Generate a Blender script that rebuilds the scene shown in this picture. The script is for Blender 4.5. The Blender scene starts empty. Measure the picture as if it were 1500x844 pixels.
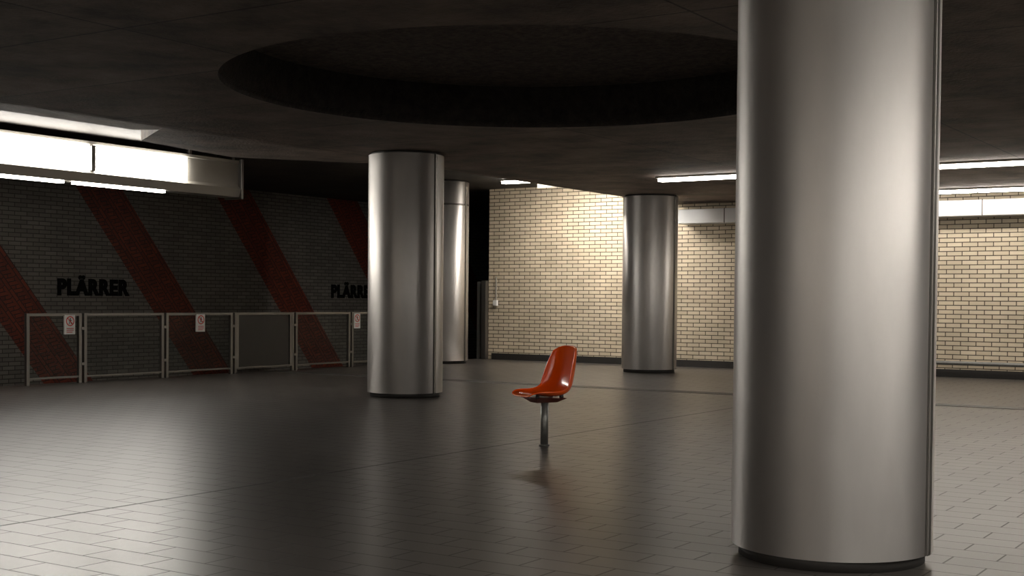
import bpy, bmesh, math, random
from mathutils import Vector, Matrix
random.seed(3)
S=bpy.context.scene
S.view_settings.view_transform='Standard'
S.view_settings.look='None'

# ---------------------------------------------------------------- materials
def newmat(name):
    m=bpy.data.materials.new(name); m.use_nodes=True
    nt=m.node_tree
    return m,nt,nt.nodes,nt.links,nt.nodes['Principled BSDF']
def simple(name,col,rough=.5,metal=0,noise=.0,nscale=20,coat=0,spec=.5,bump=0):
    m,nt,N,L,b=newmat(name)
    b.inputs['Roughness'].default_value=rough
    b.inputs['Metallic'].default_value=metal
    b.inputs['Coat Weight'].default_value=coat
    b.inputs['Coat Roughness'].default_value=.06
    b.inputs['Specular IOR Level'].default_value=spec
    tc=N.new('ShaderNodeTexCoord'); nz=N.new('ShaderNodeTexNoise')
    nz.inputs['Scale'].default_value=nscale; nz.inputs['Detail'].default_value=5
    L.new(tc.outputs['Object'],nz.inputs['Vector'])
    mx=N.new('ShaderNodeMix'); mx.data_type='RGBA'
    mx.inputs[6].default_value=(*[c*(1-noise) for c in col],1)
    mx.inputs[7].default_value=(*[min(1,c*(1+noise)) for c in col],1)
    L.new(nz.outputs['Fac'],mx.inputs[0]); L.new(mx.outputs[2],b.inputs['Base Color'])
    if bump:
        bp=N.new('ShaderNodeBump'); bp.inputs['Strength'].default_value=bump; bp.inputs['Distance'].default_value=.02
        L.new(nz.outputs['Fac'],bp.inputs['Height']); L.new(bp.outputs['Normal'],b.inputs['Normal'])
    return m
def emis(name,col,s):
    m,nt,N,L,b=newmat(name)
    b.inputs['Base Color'].default_value=(.8,.8,.8,1)
    b.inputs['Emission Color'].default_value=(*col,1)
    b.inputs['Emission Strength'].default_value=s
    return m
def math_(N,L,op,a,b=None,c=None):
    n=N.new('ShaderNodeMath'); n.operation=op
    for i,v in enumerate((a,b,c)):
        if v is None: continue
        if isinstance(v,(int,float)): n.inputs[i].default_value=v
        else: L.new(v,n.inputs[i])
    return n.outputs[0]
def brick_uv(N,L,ax):
    """vector (horizontal, z) from object coordinates"""
    tc=N.new('ShaderNodeTexCoord'); sp=N.new('ShaderNodeSeparateXYZ'); cb=N.new('ShaderNodeCombineXYZ')
    L.new(tc.outputs['Object'],sp.inputs[0])
    L.new(sp.outputs[ax],cb.inputs[0]); L.new(sp.outputs[2],cb.inputs[1])
    return cb.outputs[0],sp
def brick(N,L,vec,c1,c2,mortar,w,h,ms,off=.5):
    t=N.new('ShaderNodeTexBrick'); L.new(vec,t.inputs['Vector'])
    t.inputs['Color1'].default_value=(*c1,1); t.inputs['Color2'].default_value=(*c2,1); t.inputs['Mortar'].default_value=(*mortar,1)
    t.inputs['Scale'].default_value=1; t.inputs['Brick Width'].default_value=w; t.inputs['Row Height'].default_value=h
    t.inputs['Mortar Size'].default_value=ms; t.inputs['Mortar Smooth'].default_value=.1; t.inputs['Bias'].default_value=0
    t.offset=off
    return t
def wall_mat(name,ax,c1,c2,mortar,bands=False,rough=.6):
    m,nt,N,L,b=newmat(name)
    vec,sp=brick_uv(N,L,ax)
    t=brick(N,L,vec,c1,c2,mortar,.25,.075,.0075)
    nz=N.new('ShaderNodeTexNoise'); nz.inputs['Scale'].default_value=1.2; nz.inputs['Detail'].default_value=6
    L.new(vec,nz.inputs['Vector'])
    col=t.outputs['Color']; fac=t.outputs['Fac']
    rp=N.new('ShaderNodeMapRange'); rp.inputs[3].default_value=.65; rp.inputs[4].default_value=1.35
    L.new(nz.outputs['Fac'],rp.inputs[0])
    mm=N.new('ShaderNodeVectorMath'); mm.operation='SCALE'; L.new(col,mm.inputs[0]); L.new(rp.outputs[0],mm.inputs['Scale'])
    col=mm.outputs[0]
    if bands:
        v=math_(N,L,'ADD',sp.outputs[1],math_(N,L,'MULTIPLY',sp.outputs[2],.8))
        v=math_(N,L,'SUBTRACT',v,14.57+.0)
        fr=math_(N,L,'WRAP',v,3.55,0.0)
        mask=math_(N,L,'LESS_THAN',fr,1.08)
        ra,rb=(.19,.032,.013),(.11,.019,.009)
        mp=N.new('ShaderNodeMapping'); mp.inputs['Rotation'].default_value=(0,0,math.radians(51)); L.new(vec,mp.inputs['Vector'])
        t2=brick(N,L,mp.outputs[0],ra,rb,(.02,.01,.008),.25,.072,.008)
        mp2=N.new('ShaderNodeMapping'); mp2.inputs['Rotation'].default_value=(0,0,math.radians(-12)); L.new(vec,mp2.inputs['Vector'])
        t3=brick(N,L,mp2.outputs[0],ra,rb,(.02,.01,.008),.25,.072,.008)
        ln=math_(N,L,'LESS_THAN',math_(N,L,'WRAP',fr,.36,0.0),.18)
        hb=N.new('ShaderNodeMix'); hb.data_type='RGBA'; L.new(ln,hb.inputs[0]); L.new(t2.outputs['Color'],hb.inputs[6]); L.new(t3.outputs['Color'],hb.inputs[7])
        m3=N.new('ShaderNodeMix'); m3.data_type='RGBA'; L.new(mask,m3.inputs[0]); L.new(col,m3.inputs[6]); L.new(hb.outputs[2],m3.inputs[7])
        col=m3.outputs[2]
    L.new(col,b.inputs['Base Color'])
    b.inputs['Roughness'].default_value=rough
    bp=N.new('ShaderNodeBump'); bp.inputs['Strength'].default_value=.6; bp.inputs['Distance'].default_value=.01; bp.invert=True
    L.new(fac,bp.inputs['Height']); L.new(bp.outputs['Normal'],b.inputs['Normal'])
    return m
M_backwall=wall_mat('cream_glazed_brick',0,(.66,.57,.43),(.56,.475,.345),(.07,.05,.035))
M_sidewall=wall_mat('grey_brick_red_bands',1,(.175,.165,.145),(.125,.116,.102),(.035,.03,.026),bands=True)
M_rearwall=wall_mat('cream_brick_plain',0,(.60,.54,.44),(.54,.47,.37),(.10,.075,.05))

# floor
m,nt,N,L,b=newmat('floor_tiles'); M_floor=m
tc=N.new('ShaderNodeTexCoord')
t=brick(N,L,tc.outputs['Object'],(.084,.075,.068),(.066,.059,.053),(.034,.030,.027),.40,.20,.005)
nz=N.new('ShaderNodeTexNoise'); nz.inputs['Scale'].default_value=.6; nz.inputs['Detail'].default_value=6; nz.inputs['Roughness'].default_value=.55
L.new(tc.outputs['Object'],nz.inputs['Vector'])
rp=N.new('ShaderNodeMapRange'); rp.inputs[3].default_value=.6; rp.inputs[4].default_value=1.35; L.new(nz.outputs['Fac'],rp.inputs[0])
mm=N.new('ShaderNodeVectorMath'); mm.operation='SCALE'; L.new(t.outputs['Color'],mm.inputs[0]); L.new(rp.outputs[0],mm.inputs['Scale'])
sp=N.new('ShaderNodeSeparateXYZ'); L.new(tc.outputs['Object'],sp.inputs[0])
j1=math_(N,L,'LESS_THAN',math_(N,L,'ABSOLUTE',math_(N,L,'ADD',sp.outputs[0],6.0)),.014)
mx=N.new('ShaderNodeMix'); mx.data_type='RGBA'; L.new(j1,mx.inputs[0]); L.new(mm.outputs[0],mx.inputs[6]); mx.inputs[7].default_value=(.015,.014,.012,1)
L.new(mx.outputs[2],b.inputs['Base Color'])
rr=N.new('ShaderNodeMapRange'); rr.inputs[3].default_value=.26; rr.inputs[4].default_value=.37; L.new(nz.outputs['Fac'],rr.inputs[0])
rf=math_(N,L,'MAXIMUM',rr.outputs[0],math_(N,L,'MULTIPLY',math_(N,L,'MAXIMUM',t.outputs['Fac'],j1),.5)); L.new(rf,b.inputs['Roughness'])
b.inputs['Specular IOR Level'].default_value=.58
n2=N.new('ShaderNodeTexNoise'); n2.inputs['Scale'].default_value=70; L.new(tc.outputs['Object'],n2.inputs['Vector'])
hh=math_(N,L,'SUBTRACT',math_(N,L,'MULTIPLY',n2.outputs['Fac'],.3),t.outputs['Fac'])
bp=N.new('ShaderNodeBump'); bp.inputs['Strength'].default_value=.2; bp.inputs['Distance'].default_value=.003
L.new(hh,bp.inputs['Height']); L.new(bp.outputs['Normal'],b.inputs['Normal'])

# concrete
def concrete(name,c,seams=True,bump=.3,scale=.9):
    m,nt,N,L,b=newmat(name)
    tc=N.new('ShaderNodeTexCoord')
    nz=N.new('ShaderNodeTexNoise'); nz.inputs['Scale'].default_value=scale; nz.inputs['Detail'].default_value=10; nz.inputs['Roughness'].default_value=.65
    L.new(tc.outputs['Object'],nz.inputs['Vector'])
    cr=N.new('ShaderNodeValToRGB'); cr.color_ramp.elements[0].position=.33; cr.color_ramp.elements[1].position=.68
    cr.color_ramp.elements[0].color=(*[x*.45 for x in c],1); cr.color_ramp.elements[1].color=(*[x*1.6 for x in c],1)
    L.new(nz.outputs['Fac'],cr.inputs[0]); col=cr.outputs[0]
    if seams:
        t=brick(N,L,tc.outputs['Object'],(1,1,1),(.82,.82,.82),(.3,.3,.3),3.55,1.5,.010,off=0)
        mx=N.new('ShaderNodeMix'); mx.data_type='RGBA'; mx.blend_type='MULTIPLY'; mx.inputs[0].default_value=1
        L.new(col,mx.inputs[6]); L.new(t.outputs['Color'],mx.inputs[7]); col=mx.outputs[2]
    L.new(col,b.inputs['Base Color']); b.inputs['Roughness'].default_value=.75
    n2=N.new('ShaderNodeTexNoise'); n2.inputs['Scale'].default_value=30; L.new(tc.outputs['Object'],n2.inputs['Vector'])
    bp=N.new('ShaderNodeBump'); bp.inputs['Strength'].default_value=bump; bp.inputs['Distance'].default_value=.02
    L.new(n2.outputs['Fac'],bp.inputs['Height']); L.new(bp.outputs['Normal'],b.inputs['Normal'])
    return m
M_conc=concrete('ceiling_concrete',(.21,.158,.125),bump=.5,scale=1.4)
M_conc_dark=concrete('dark_concrete',(.04,.034,.028),seams=False)
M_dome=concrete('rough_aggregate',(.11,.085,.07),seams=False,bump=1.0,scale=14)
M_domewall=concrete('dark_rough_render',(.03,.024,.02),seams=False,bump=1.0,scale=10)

# brushed aluminium
def alu(name,c,rough,vary=.06,aniso=0,metal=.9):
    m,nt,N,L,b=newmat(name)
    tc=N.new('ShaderNodeTexCoord'); mp=N.new('ShaderNodeMapping'); mp.inputs['Scale'].default_value=(1.6,1.6,.5)
    L.new(tc.outputs['Object'],mp.inputs[0])
    nz=N.new('ShaderNodeTexNoise'); nz.inputs['Scale'].default_value=3; nz.inputs['Detail'].default_value=9; nz.inputs['Roughness'].default_value=.6; L.new(mp.outputs[0],nz.inputs['Vector'])
    r=N.new('ShaderNodeMapRange'); r.inputs[3].default_value=rough-vary; r.inputs[4].default_value=rough+vary; L.new(nz.outputs['Fac'],r.inputs[0]); L.new(r.outputs[0],b.inputs['Roughness'])
    mx=N.new('ShaderNodeMix'); mx.data_type='RGBA'; mx.inputs[6].default_value=(*[x*.86 for x in c],1); mx.inputs[7].default_value=(*[min(1,x*1.1) for x in c],1)
    L.new(nz.outputs['Fac'],mx.inputs[0]); L.new(mx.outputs[2],b.inputs['Base Color'])
    b.inputs['Metallic'].default_value=metal
    if aniso:
        tg=N.new('ShaderNodeTangent'); tg.direction_type='RADIAL'; tg.axis='Z'; L.new(tg.outputs[0],b.inputs['Tangent'])
        b.inputs['Anisotropic'].default_value=aniso; b.inputs['Anisotropic Rotation'].default_value=.25
    return m
M_alu=alu('brushed_aluminium',(.83,.80,.775),.50,aniso=.85,metal=.88)
M_alu2=alu('frame_aluminium',(.21,.20,.185),.4)
M_band=simple('enamel_panel',(.72,.73,.74),.3,.2,.05,2)
M_black=simple('black_rubber',(.02,.018,.016),.6,noise=.3)
M_joint=simple('dark_groove',(.05,.045,.04),.5,noise=.2)
M_orange=simple('orange_fibreglass',(1.0,.115,.004),.20,0,.03,6,coat=.5)
M_orange_dark=simple('dark_red_steel',(.16,.025,.012),.4,0,.2,20)
M_post=simple('galvanised_steel',(.22,.22,.21),.45,.7,.2,30)
M_house=simple('lamp_housing_paint',(.36,.34,.30),.45,0,.08,5)
M_white=simple('sign_white',(.75,.74,.72),.4,noise=.03)
M_red=simple('sign_red',(.6,.03,.02),.4,noise=.05)
M_sblack=simple('sign_black',(.02,.02,.02),.4,noise=.1)
M_letter=simple('letter_black',(.003,.003,.003),.8,noise=.1,spec=.15)
M_mesh=simple('dusty_panel',(.06,.055,.048),.35,0,.5,6)
M_mesh.node_tree.nodes['Principled BSDF'].inputs['Alpha'].default_value=.7
WARM=(1,.93,.84)
M_tube=emis('fluorescent_box',(1,.95,.87),25)
M_tube_side=emis('fluorescent_row',WARM,18)
M_tube_wall=emis('fluorescent_wall',WARM,28)
M_fill_near=emis('added_fill_near',WARM,20)
M_cove=emis('fluorescent_cove',WARM,130)
M_cove_soft=emis('fluorescent_cove_soft',WARM,22)
M_fill_rear=emis('added_fill_rear',WARM,46)
# glass
m,nt,N,L,b=newmat('barrier_glass'); M_glass=m
b.inputs['Base Color'].default_value=(.06,.065,.06,1); b.inputs['Roughness'].default_value=.06
nz=N.new('ShaderNodeTexNoise'); nz.inputs['Scale'].default_value=1.5
rr=N.new('ShaderNodeMapRange'); rr.inputs[3].default_value=.08; rr.inputs[4].default_value=.2
L.new(nz.outputs['Fac'],rr.inputs[0]); L.new(rr.outputs[0],b.inputs['Alpha'])

# ---------------------------------------------------------------- helpers
def link(o,parent=None):
    S.collection.objects.link(o)
    if parent: o.parent=parent
    return o
def empty(name,loc=(0,0,0),rotz=0):
    e=bpy.data.objects.new(name,None); e.location=loc; e.rotation_euler=(0,0,rotz); e.empty_display_size=.2
    return link(e)
def mesh(name,verts,faces,mat,parent=None,smooth=False):
    me=bpy.data.meshes.new(name); me.from_pydata([tuple(v) for v in verts],[],faces); me.update()
    if mat: me.materials.append(mat)
    if smooth:
        for p in me.polygons: p.use_smooth=True
    return link(bpy.data.objects.new(name,me),parent)
def box(name,lo,hi,mat,parent=None,bevel=0):
    x0,y0,z0=lo; x1,y1,z1=hi
    v=[(x0,y0,z0),(x1,y0,z0),(x1,y1,z0),(x0,y1,z0),(x0,y0,z1),(x1,y0,z1),(x1,y1,z1),(x0,y1,z1)]
    f=[(0,3,2,1),(4,5,6,7),(0,1,5,4),(1,2,6,5),(2,3,7,6),(3,0,4,7)]
    o=mesh(name,v,f,mat,parent)
    if bevel:
        md=o.modifiers.new('b','BEVEL'); md.width=bevel; md.segments=2
    return o
def cyl(name,r,z0,z1,mat,parent=None,seg=96,c=(0,0),r2=None):
    if r2 is None: r2=r
    v=[];f=[]
    for i in range(seg):
        a=2*math.pi*i/seg
        v.append((c[0]+r*math.cos(a),c[1]+r*math.sin(a),z0)); v.append((c[0]+r2*math.cos(a),c[1]+r2*math.sin(a),z1))
    for i in range(seg):
        j=(i+1)%seg; f.append((2*i,2*j,2*j+1,2*i+1))
    f.append(tuple(2*i for i in range(seg))[::-1]); f.append(tuple(2*i+1 for i in range(seg)))
    o=mesh(name,v,f,mat,parent)
    for p in o.data.polygons: p.use_smooth=len(p.vertices)==4
    return o

CH=3.05; RH=3.5
XL=-15.3; XR=3.2; YB=22.2; YF=-12; WL=-19.6; WR=7.5
# ---------------------------------------------------------------- shell
box('floor',(XL,YF,-.25),(XR,YB,0),M_floor)
box('floor_track_bed',(WL,YF,-1.5),(WR,48,-1.2),M_conc_dark)
box('floor_platform_base',(XL+.25,YF,-1.2),(XR-.25,YB,-.25),M_conc_dark)
box('wall_left',(WL-.3,YF,-1.5),(WL,48,RH+.5),M_sidewall)
box('wall_right',(WR,YF,-1.5),(WR+.3,48,RH+.5),M_sidewall)
box('wall_back',(-15.0,YB,-1.2),(3.0,YB+.4,RH),M_backwall)
box('wall_front',(WL,YF-.3,-1.5),(WR,YF,RH+.5),M_rearwall)
box('tunnel_dark_sheet',(WL,48,-1.5),(WR,48.3,RH+.5),M_black)  # black sheet standing in for the dark of the tunnel going on
# slab with dome
cx,cy,R,DH=-6.05,9.45,2.56,.42
sx0,sx1,sy0,sy1=-10.8,2.4,YF,YB
verts=[];faces=[]
n=128; hs=2.95
for i in range(n):
    a=2*math.pi*i/n; c,s=math.cos(a),math.sin(a)
    k=hs/max(abs(c),abs(s))
    verts+= [(cx+R*c,cy+R*s,CH),(cx+k*c,cy+k*s,CH),(cx+R*1.0*c,cy+R*1.0*s,CH+.05)]
for i in range(n):
    j=(i+1)%n
    faces.append((3*i,3*j,3*j+1,3*i+1)); faces.append((3*i,3*i+2,3*j+2,3*j))
def quad(a,b_,c_,d):
    k=len(verts); verts.extend([a,b_,c_,d]); faces.append((k,k+1,k+2,k+3))
def rect(x0,y0,x1,y1,z=CH): quad((x0,y0,z),(x0,y1,z),(x1,y1,z),(x1,y0,z))
rect(sx0,sy0,cx-hs,sy1); rect(cx+hs,sy0,sx1,sy1); rect(cx-hs,sy0,cx+hs,cy-hs); rect(cx-hs,cy+hs,cx+hs,sy1)
# slab side faces
quad((sx0,14,CH),(sx0,sy1,CH),(sx0,sy1,RH+.1),(sx0,14,RH+.1))
quad((sx1,sy0,CH),(sx1,sy1,CH),(sx1,sy1,RH+.1),(sx1,sy0,RH+.1))
# bright ledge beside tracks (slightly sloping up)
quad((sx0,sy0,CH),(sx0,9.9,CH),(-11.5,9.9,CH+.04),(-11.5,sy0,CH+.04))
quad((-11.5,sy0,CH+.04),(-11.5,9.9,CH+.04),(-11.5,9.9,RH+.1),(-11.5,sy0,RH+.1))
# capital wing by the column, its soffit rising towards the tracks
w=[(-10.8,9.7,CH),(-12.3,10.7,CH+.05),(-12.7,12.6,CH+.06),(-11.4,13.7,CH+.02),(-10.8,14.0,CH)]
k=len(verts); verts+= w; faces+= [(k,k+1,k+2),(k,k+2,k+3),(k,k+3,k+4)]
for (a,b_) in zip(w[:-1],w[1:]): quad(a,b_,(b_[0],b_[1],RH+.1),(a[0],a[1],RH+.1))
mesh('ceiling',verts,faces,M_conc)
# dome
verts=[];faces=[]
rings=[(R,CH+.0),(R+.0,CH+.05),(R-.03,CH+.07),(R-.05,CH+DH)]
for (r,z) in rings:
    for i in range(n):
        a=2*math.pi*i/n; verts.append((cx+(r-.001)*math.cos(a),cy+(r-.001)*math.sin(a),z))
for q in range(len(rings)-1):
    for i in range(n):
        j=(i+1)%n; faces.append((q*n+i,(q+1)*n+i,(q+1)*n+j,q*n+j))
faces.append(tuple((len(rings)-1)*n+i for i in range(n)))
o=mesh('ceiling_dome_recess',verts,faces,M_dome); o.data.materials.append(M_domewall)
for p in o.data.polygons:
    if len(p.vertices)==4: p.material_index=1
box('ceiling_upper',(WL,YF,RH),(WR,48,RH+.3),M_conc_dark)
box('baseboard_back',(-14.9,YB-.03,0),(3.0,YB,.13),M_black)
def tube(name,pts,r,mat,parent=None,cyclic=False):
    cu=bpy.data.curves.new(name,'CURVE'); cu.dimensions='3D'; cu.bevel_depth=r; cu.bevel_resolution=3; cu.use_fill_caps=True
    s=cu.splines.new('POLY'); s.points.add(len(pts)-1); s.use_cyclic_u=cyclic
    for p,q in zip(s.points,pts): p.co=(*q,1)
    cu.materials.append(mat)
    o=bpy.data.objects.new(name,cu); link(o,parent); return o
e=empty('floor_level_pipe',(0,0,0))
tube('pipe',[(-7.2,YB-.12,.24),(2.8,YB-.12,.24)],.035,M_post,e)
for i in range(7): box('bracket_%d'%i,(-7.0+i*1.5,YB-.12,.225),(-6.96+i*1.5,YB,.255),M_post,e)
# drainage strip in floor
e=empty('floor_drain',(0,0,0))
box('channel',(-15.2,15.86,-.02),(XR-.1,16.1,.004),M_joint,e)
for i in range(2): box('edge_%d'%i,(-15.2,15.84+i*.25,-.02),(XR-.1,15.86+i*.25,.007),M_post,e)

# ---------------------------------------------------------------- columns
def column(x,y,top=CH,seam=12,r=.474,ring=None):
    e=empty('metal_column',(x,y,0))
    cyl('plinth',r-.035,0,.07,M_black,e)
    cyl('cladding',r,.055,top-.03,M_alu,e,seg=160)
    cyl('shadow_gap',r-.03,top-.03,top,M_black,e)
    a=math.radians(seam)
    o=box('seam_strip',(r-.01,-.018,.055),(r+.012,.018,top-.03),M_alu2,e,bevel=.004); o.rotation_euler=(0,0,a)
    o=box('seam_gap',(r-.01,-.028,.055),(r+.002,-.018,top-.03),M_joint,e); o.rotation_euler=(0,0,a)
    if ring: cyl('joint_ring',r+.006,ring,ring+.03,M_alu2,e)
    return e
column(-2.11,6.1,seam=-4)
column(-10.05,13.0,seam=-2)
column(-10.25,20.15,seam=-2)
column(-14.72,20.3,top=RH,seam=5,r=.44,ring=3.02)

# ---------------------------------------------------------------- lamps
def lightbox(e,xf,s,y0,y1,seg=1.68):
    # xf platform facing face, s=+1 faces +x
    xb=xf-s*.34
    lo,hi=min(xf,xb),max(xf,xb)
    prof=[(xb,3.40),(xf-s*.02,3.40),(xf-s*.02,3.36),(xf-s*.04,3.35),(xf-s*.04,3.00),(xf-s*.02,2.98),(xf+s*.02,2.95),(xf-s*.02,2.82),(xb,2.82)]
    v=[];f=[]
    for y in (y0,y1): v+=[(x,y,z) for x,z in prof]
    m_=len(prof)
    for i in range(m_):
        j=(i+1)%m_; f.append((i,j,m_+j,m_+i))
    f.append(tuple(range(m_))); f.append(tuple(range(m_,2*m_)))
    mesh('housing',v,f,M_house,e)
    box('end_frame',(lo-.01,y1-.03,2.79),(hi+.03,y1+.02,3.42),M_alu2,e,bevel=.005)
    box('end_plate',(lo+.02,y1+.02,2.83),(hi-.01,y1+.025,3.38),M_house,e)
    y=y1-1.15; i=0
    while y>y0+.1:
        ya=max(y-seg,y0+.02)
        a_,b_=sorted((xf-s*.035,xf+s*.01))
        box('diffuser_%d'%i,(a_,ya,2.99),(b_,y,3.335),M_tube,e,bevel=.004)
        a_,b_=sorted((xf-s*.03,xf-s*.10))
        box('under_tube_%d'%i,(a_,ya-.35,2.78),(b_,y-.40,2.818),M_tube,e)
        y=ya-.13
        box('divider_%d'%i,(min(xf-s*.04,xf+s*.015),ya-.10,2.985),(max(xf-s*.04,xf+s*.015),ya-.03,3.34),M_alu2,e)
        i+=1
    for i,yy in enumerate([y1-1.1,y1-.2]):
        box('strap_%d'%i,(min(xf,xb),yy,3.40),(max(xf,xb),yy+.05,RH),M_alu2,e)
e=empty('platform_light_box',(0,0,0))
lightbox(e,-14.9,1,8.6,15.0)
e=empty('platform_light_box',(0,0,0))  # out-of-view twin of the left box, added to light the columns
lightbox(e,2.9,-1,-9,10,seg=6)
def rowlamp(x0,x1,y,z,mat,w=.14,seg=1.5,lip=0):
    e=empty('ceiling_strip_light',(0,0,0))
    box('tray',(x0-.03,y-w/2-.03,z+.012),(x1+.03,y+w/2+.03,z+.04),M_house,e)
    if lip: box('added_baffle',(x0-.03,y-w/2-.04,z-lip),(x1+.03,y-w/2-.03,z+.04),M_house,e)  # added baffle, stops cove light throwing a hard chair shadow
    x=x0;i=0
    while x<x1-.05:
        xe=min(x+seg,x1); box('tube_%d'%i,(x,y-w/2,z-.03),(xe-.04,y+w/2,z+.012),mat,e); x=xe; i+=1
rowlamp(-8.6,2.2,17.2,CH-.04,M_tube_side,seg=2.7)
rowlamp(-7.4,2.2,21.1,CH-.04,M_tube_wall,seg=2.4)
rowlamp(-13.6,-12.55,20.6,RH-.04,M_cove_soft,seg=1.05)
rowlamp(-12.9,-11.0,20.85,RH-.04,M_cove,seg=1.9,lip=.13)
rowlamp(-11.75,-11.3,14.2,RH-.3,M_tube_side,w=.1)
rowlamp(-10,2.2,-4,CH-.04,M_fill_near,seg=6.1)  # added fill row behind the camera, brightens the near columns
rowlamp(-10,2.2,-10.5,CH-.04,M_fill_rear,seg=6.1)  # added fill row, washes the unseen front wall so the columns reflect it
e=empty('service_duct',(0,0,0))
box('duct',(-10.55,YB-.42,2.66),(2.9,YB,2.92),M_band,e,bevel=.008)
for i in range(9): box('duct_joint_%d'%i,(-9.6+i*1.5,YB-.424,2.655),(-9.585+i*1.5,YB-.41,2.925),M_joint,e)

# ---------------------------------------------------------------- barrier
FX=-15.08
ys=[11.11,12.06,13.57,15.0,16.43,17.9,19.4]
e=empty('glass_barrier',(0,0,0))
for i,y in enumerate(ys):
    for k,dy in enumerate((-.045,.045)):
        if i==0 and k==0: continue
        box('post_%d_%d'%(i,k),(FX-.025,y+dy-.025,0),(FX+.025,y+dy+.025,.985),M_alu2,e,bevel=.004)
    if i: 
        for z in (.25,.75): box('clamp_%d_%d'%(i,int(z*100)),(FX-.03,y-.03,z),(FX+.03,y+.03,z+.04),M_alu2,e)
for i in range(6):
    y0,y1=ys[i]+.065,ys[i+1]-.065
    box('top_rail_%d'%i,(FX-.025,y0,.945),(FX+.025,y1,.985),M_alu2,e,bevel=.004)
    box('bottom_rail_%d'%i,(FX-.02,y0,.08),(FX+.02,y1,.105),M_alu2,e)
    if i==3:
        box('gate_panel_%d'%i,(FX-.006,y0,.105),(FX+.006,y1,.95),M_mesh,e)
        for k in range(2): box('gate_frame_%d'%k,(FX-.02,y0+ k*(y1-y0-.05),.1),(FX+.02,y0+.05+k*(y1-y0-.05),.95),M_alu2,e)
    else:
        box('pane_%d'%i,(FX-.005,y0,.105),(FX+.005,y1,.95),M_glass,e)
# prohibition signs
def sign(y):
    e=empty('no_entry_sign',(FX+.032,y,.84)); e.rotation_euler=(math.pi/2,0,math.pi/2)
    box('plate',(-.085,-.15,-.026),(.085,.12,.004),M_white,e)
    v=[];f=[];sg=40
    for i in range(sg):
        a=2*math.pi*i/sg
        v+=[(.070*math.cos(a),.035+.070*math.sin(a),.006),(.055*math.cos(a),.035+.055*math.sin(a),.006)]
    for i in range(sg):
        j=(i+1)%sg; f.append((2*i,2*j,2*j+1,2*i+1))
    mesh('ring',v,f,M_red,e)
    def poly(nm,pts,mt,z): mesh(nm,[(a,b_,z) for a,b_ in pts],[tuple(range(len(pts)))],mt,e)
    poly('head',[(.002+.011*math.cos(t*.6),.068+.011*math.sin(t*.6)) for t in range(10)],M_sblack,.0055)
    poly('torso',[(-.012,.055),(.014,.055),(.012,.026),(-.012,.026)],M_sblack,.0055)
    poly('leg_1',[(-.012,.03),(.0,.03),(-.013,-.006),(-.024,-.004)],M_sblack,.0055)
    poly('leg_2',[(.0,.03),(.012,.03),(.026,-.002),(.015,-.008)],M_sblack,.0055)
    poly('arm_1',[(-.012,.054),(-.028,.038),(-.023,.034),(-.008,.046)],M_sblack,.0055)
    poly('arm_2',[(.013,.054),(.029,.040),(.024,.035),(.009,.046)],M_sblack,.0055)
    poly('slash',[(-.052,.078),(-.044,.088),(.052,-.008),(.044,-.018)],M_red,.0065)
    for i in range(3): poly('text_bar_%d'%i,[(-.06,-.062-.026*i),(.06-.02*(i==2),-.062-.026*i),(.06-.02*(i==2),-.072-.026*i),(-.06,-.072-.026*i)],M_red,.0055)
sign(11.83); sign(14.28); sign(18.05)

# lettering
def lettering(y):
    cu=bpy.data.curves.new('station_name_lettering','FONT'); cu.body='PL\u00c4RRER'; cu.size=.385; cu.extrude=.006; cu.offset=.024; cu.space_character=1.12
    cu.materials.append(M_letter)
    o=bpy.data.objects.new('station_name_lettering',cu); o.location=(WL+.008,y,1.26); o.rotation_euler=(math.pi/2,0,math.pi/2); link(o)
    bpy.context.view_layer.update()
    wd=o.dimensions.x
    o.scale=(1.64/wd,1,1)
lettering(15.13); lettering(22.58)

# wall end post & switch
e=empty('door_frame_post',(0,0,0))
box('post',(-15.12,YB-.10,0),(-15.0,YB-.0,1.62),M_alu2,e,bevel=.01)
box('post_inner',(-15.26,YB-.05,0),(-15.18,YB+.03,1.60),M_post,e,bevel=.01)
e=empty('light_switch',(0,0,0))
box('casing',(-14.86,YB-.06,1.10),(-14.76,YB,1.22),M_white,e,bevel=.01)
box('conduit',(-14.82,YB-.02,1.22),(-14.80,YB,1.7),M_house,e)

# ---------------------------------------------------------------- chair
ang=math.atan2(-.891,-.454)+math.radians(-1)
ch=empty('orange_shell_chair',(-5.70,9.29,0),ang)   # local +x = facing
prof=[(.232,-.008),(.215,.006),(.170,.010),(.10,.0),(.02,-.012),(-.07,-.010),(-.140,.015),(-.182,.065),(-.204,.13),(-.220,.21),(-.232,.29),(-.240,.36),(-.243,.405)]
hw=[.125,.160,.188,.210,.222,.226,.226,.224,.219,.210,.196,.174,.135]
curl=[.002,.008,.020,.034,.046,.060,.078,.088,.090,.082,.066,.048,.034]
def smp(arr,t):
    x=t*(len(arr)-1); i=int(max(0,min(len(arr)-2,math.floor(x)))); f=x-i
    def g(k):
        k=max(0,min(len(arr)-1,k)); return Vector(arr[k]) if isinstance(arr[k],tuple) else arr[k]
    p0,p1,p2,p3=g(i-1),g(i),g(i+1),g(i+2)
    return .5*((2*p1)+(p2-p0)*f+(2*p0-5*p1+4*p2-p3)*f*f+(3*p1-p0-3*p2+p3)*f**3)
Z0=.43
NU,NV=60,36
def shellpt(t0,v):
    a=abs(v)
    t=.5+(t0-.5)*(1-(.13+.05*t0)*a**2.3)
    p=smp(prof,t); q=smp(prof,min(1,t+.03))-smp(prof,max(0,t-.03)); q.normalize()
    nrm=Vector((q.y,-q.x))
    c=smp(curl,t); w_=smp(hw,t)
    y=w_*math.sin(v*math.pi/2*.92)/math.sin(math.pi/2*.92)
    off=c*(a**2.2)
    p=p+nrm*off
    return Vector((p.x,y,Z0+p.y))
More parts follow.
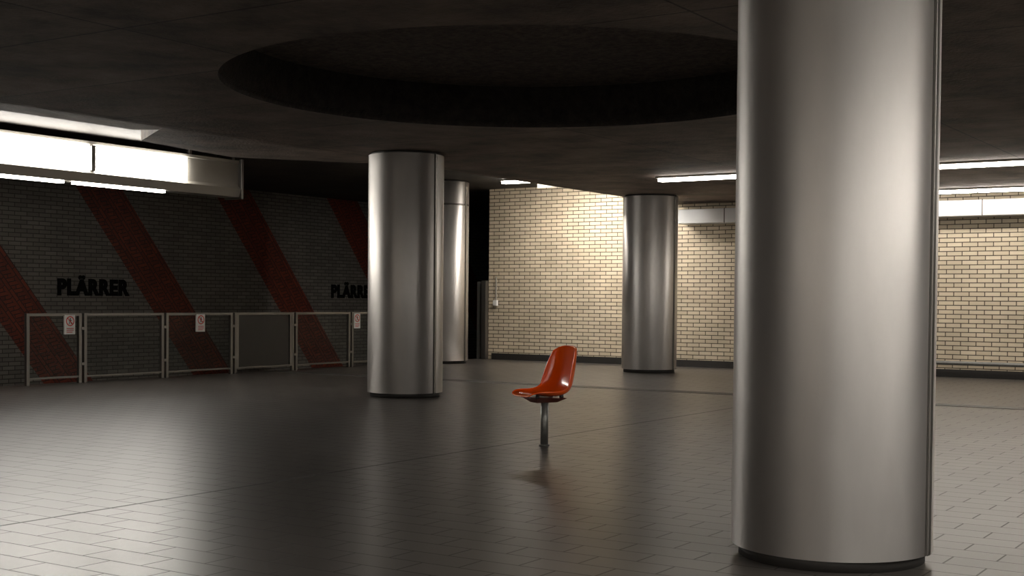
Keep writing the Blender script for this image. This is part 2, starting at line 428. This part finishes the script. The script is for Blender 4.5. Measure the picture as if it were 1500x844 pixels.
verts=[];faces=[]
for i in range(NU+1):
    for j in range(NV+1):
        verts.append(shellpt(i/NU,-1+2*j/NV))
for i in range(NU):
    for j in range(NV):
        k=i*(NV+1)+j; faces.append((k,k+1,k+NV+2,k+NV+1))
sh=mesh('seat_shell',verts,faces,M_orange,ch,smooth=True)
md=sh.modifiers.new('s','SOLIDIFY'); md.thickness=.007; md.offset=0
bd=[verts[j] for j in range(NV+1)]+[verts[i*(NV+1)+NV] for i in range(1,NU+1)]+[verts[NU*(NV+1)+j] for j in range(NV-1,-1,-1)]+[verts[i*(NV+1)] for i in range(NU-1,0,-1)]
tube('rolled_rim',bd,.0065,M_orange,ch,cyclic=True)
cyl('post',.033,0,.385,M_post,ch,seg=32)
cyl('floor_collar',.045,0,.012,M_post,ch,seg=32)
v=[(-.15,-.13,.405),(.15,-.13,.405),(.15,.13,.405),(-.15,.13,.405),(-.10,-.05,.365),(.11,-.05,.365),(.11,.05,.365),(-.10,.05,.365)]
f=[(0,1,2,3),(4,7,6,5),(0,4,5,1),(1,5,6,2),(2,6,7,3),(3,7,4,0)]
o=mesh('seat_bracket',v,f,M_orange_dark,ch); md=o.modifiers.new('b','BEVEL'); md.width=.006; md.segments=2
for i,(x,y) in enumerate([(.12,.09),(.12,-.09),(-.11,.09),(-.11,-.09)]):
    cyl('mount_%d'%i,.018,.40,.432,M_black,ch,seg=20,c=(x,y))

# ---------------------------------------------------------------- world + camera
w=bpy.data.worlds.new('world'); S.world=w; w.use_nodes=True
w.node_tree.nodes['Background'].inputs[0].default_value=(.02,.018,.015,1); w.node_tree.nodes['Background'].inputs[1].default_value=.3
cam=bpy.data.cameras.new('camera'); co=bpy.data.objects.new('camera',cam); link(co)
cam.sensor_width=36; cam.lens=45.6; cam.clip_end=200
pitch=1.5
cam.shift_y=(18+1900*math.tan(math.radians(pitch)))/1500
Mx=Matrix.Rotation(math.radians(33),4,'Z')@Matrix.Rotation(math.radians(90-pitch),4,'X')@Matrix.Rotation(math.radians(.5),4,'Z')
co.matrix_world=Matrix.Translation((0,0,1.22))@Mx
S.camera=co
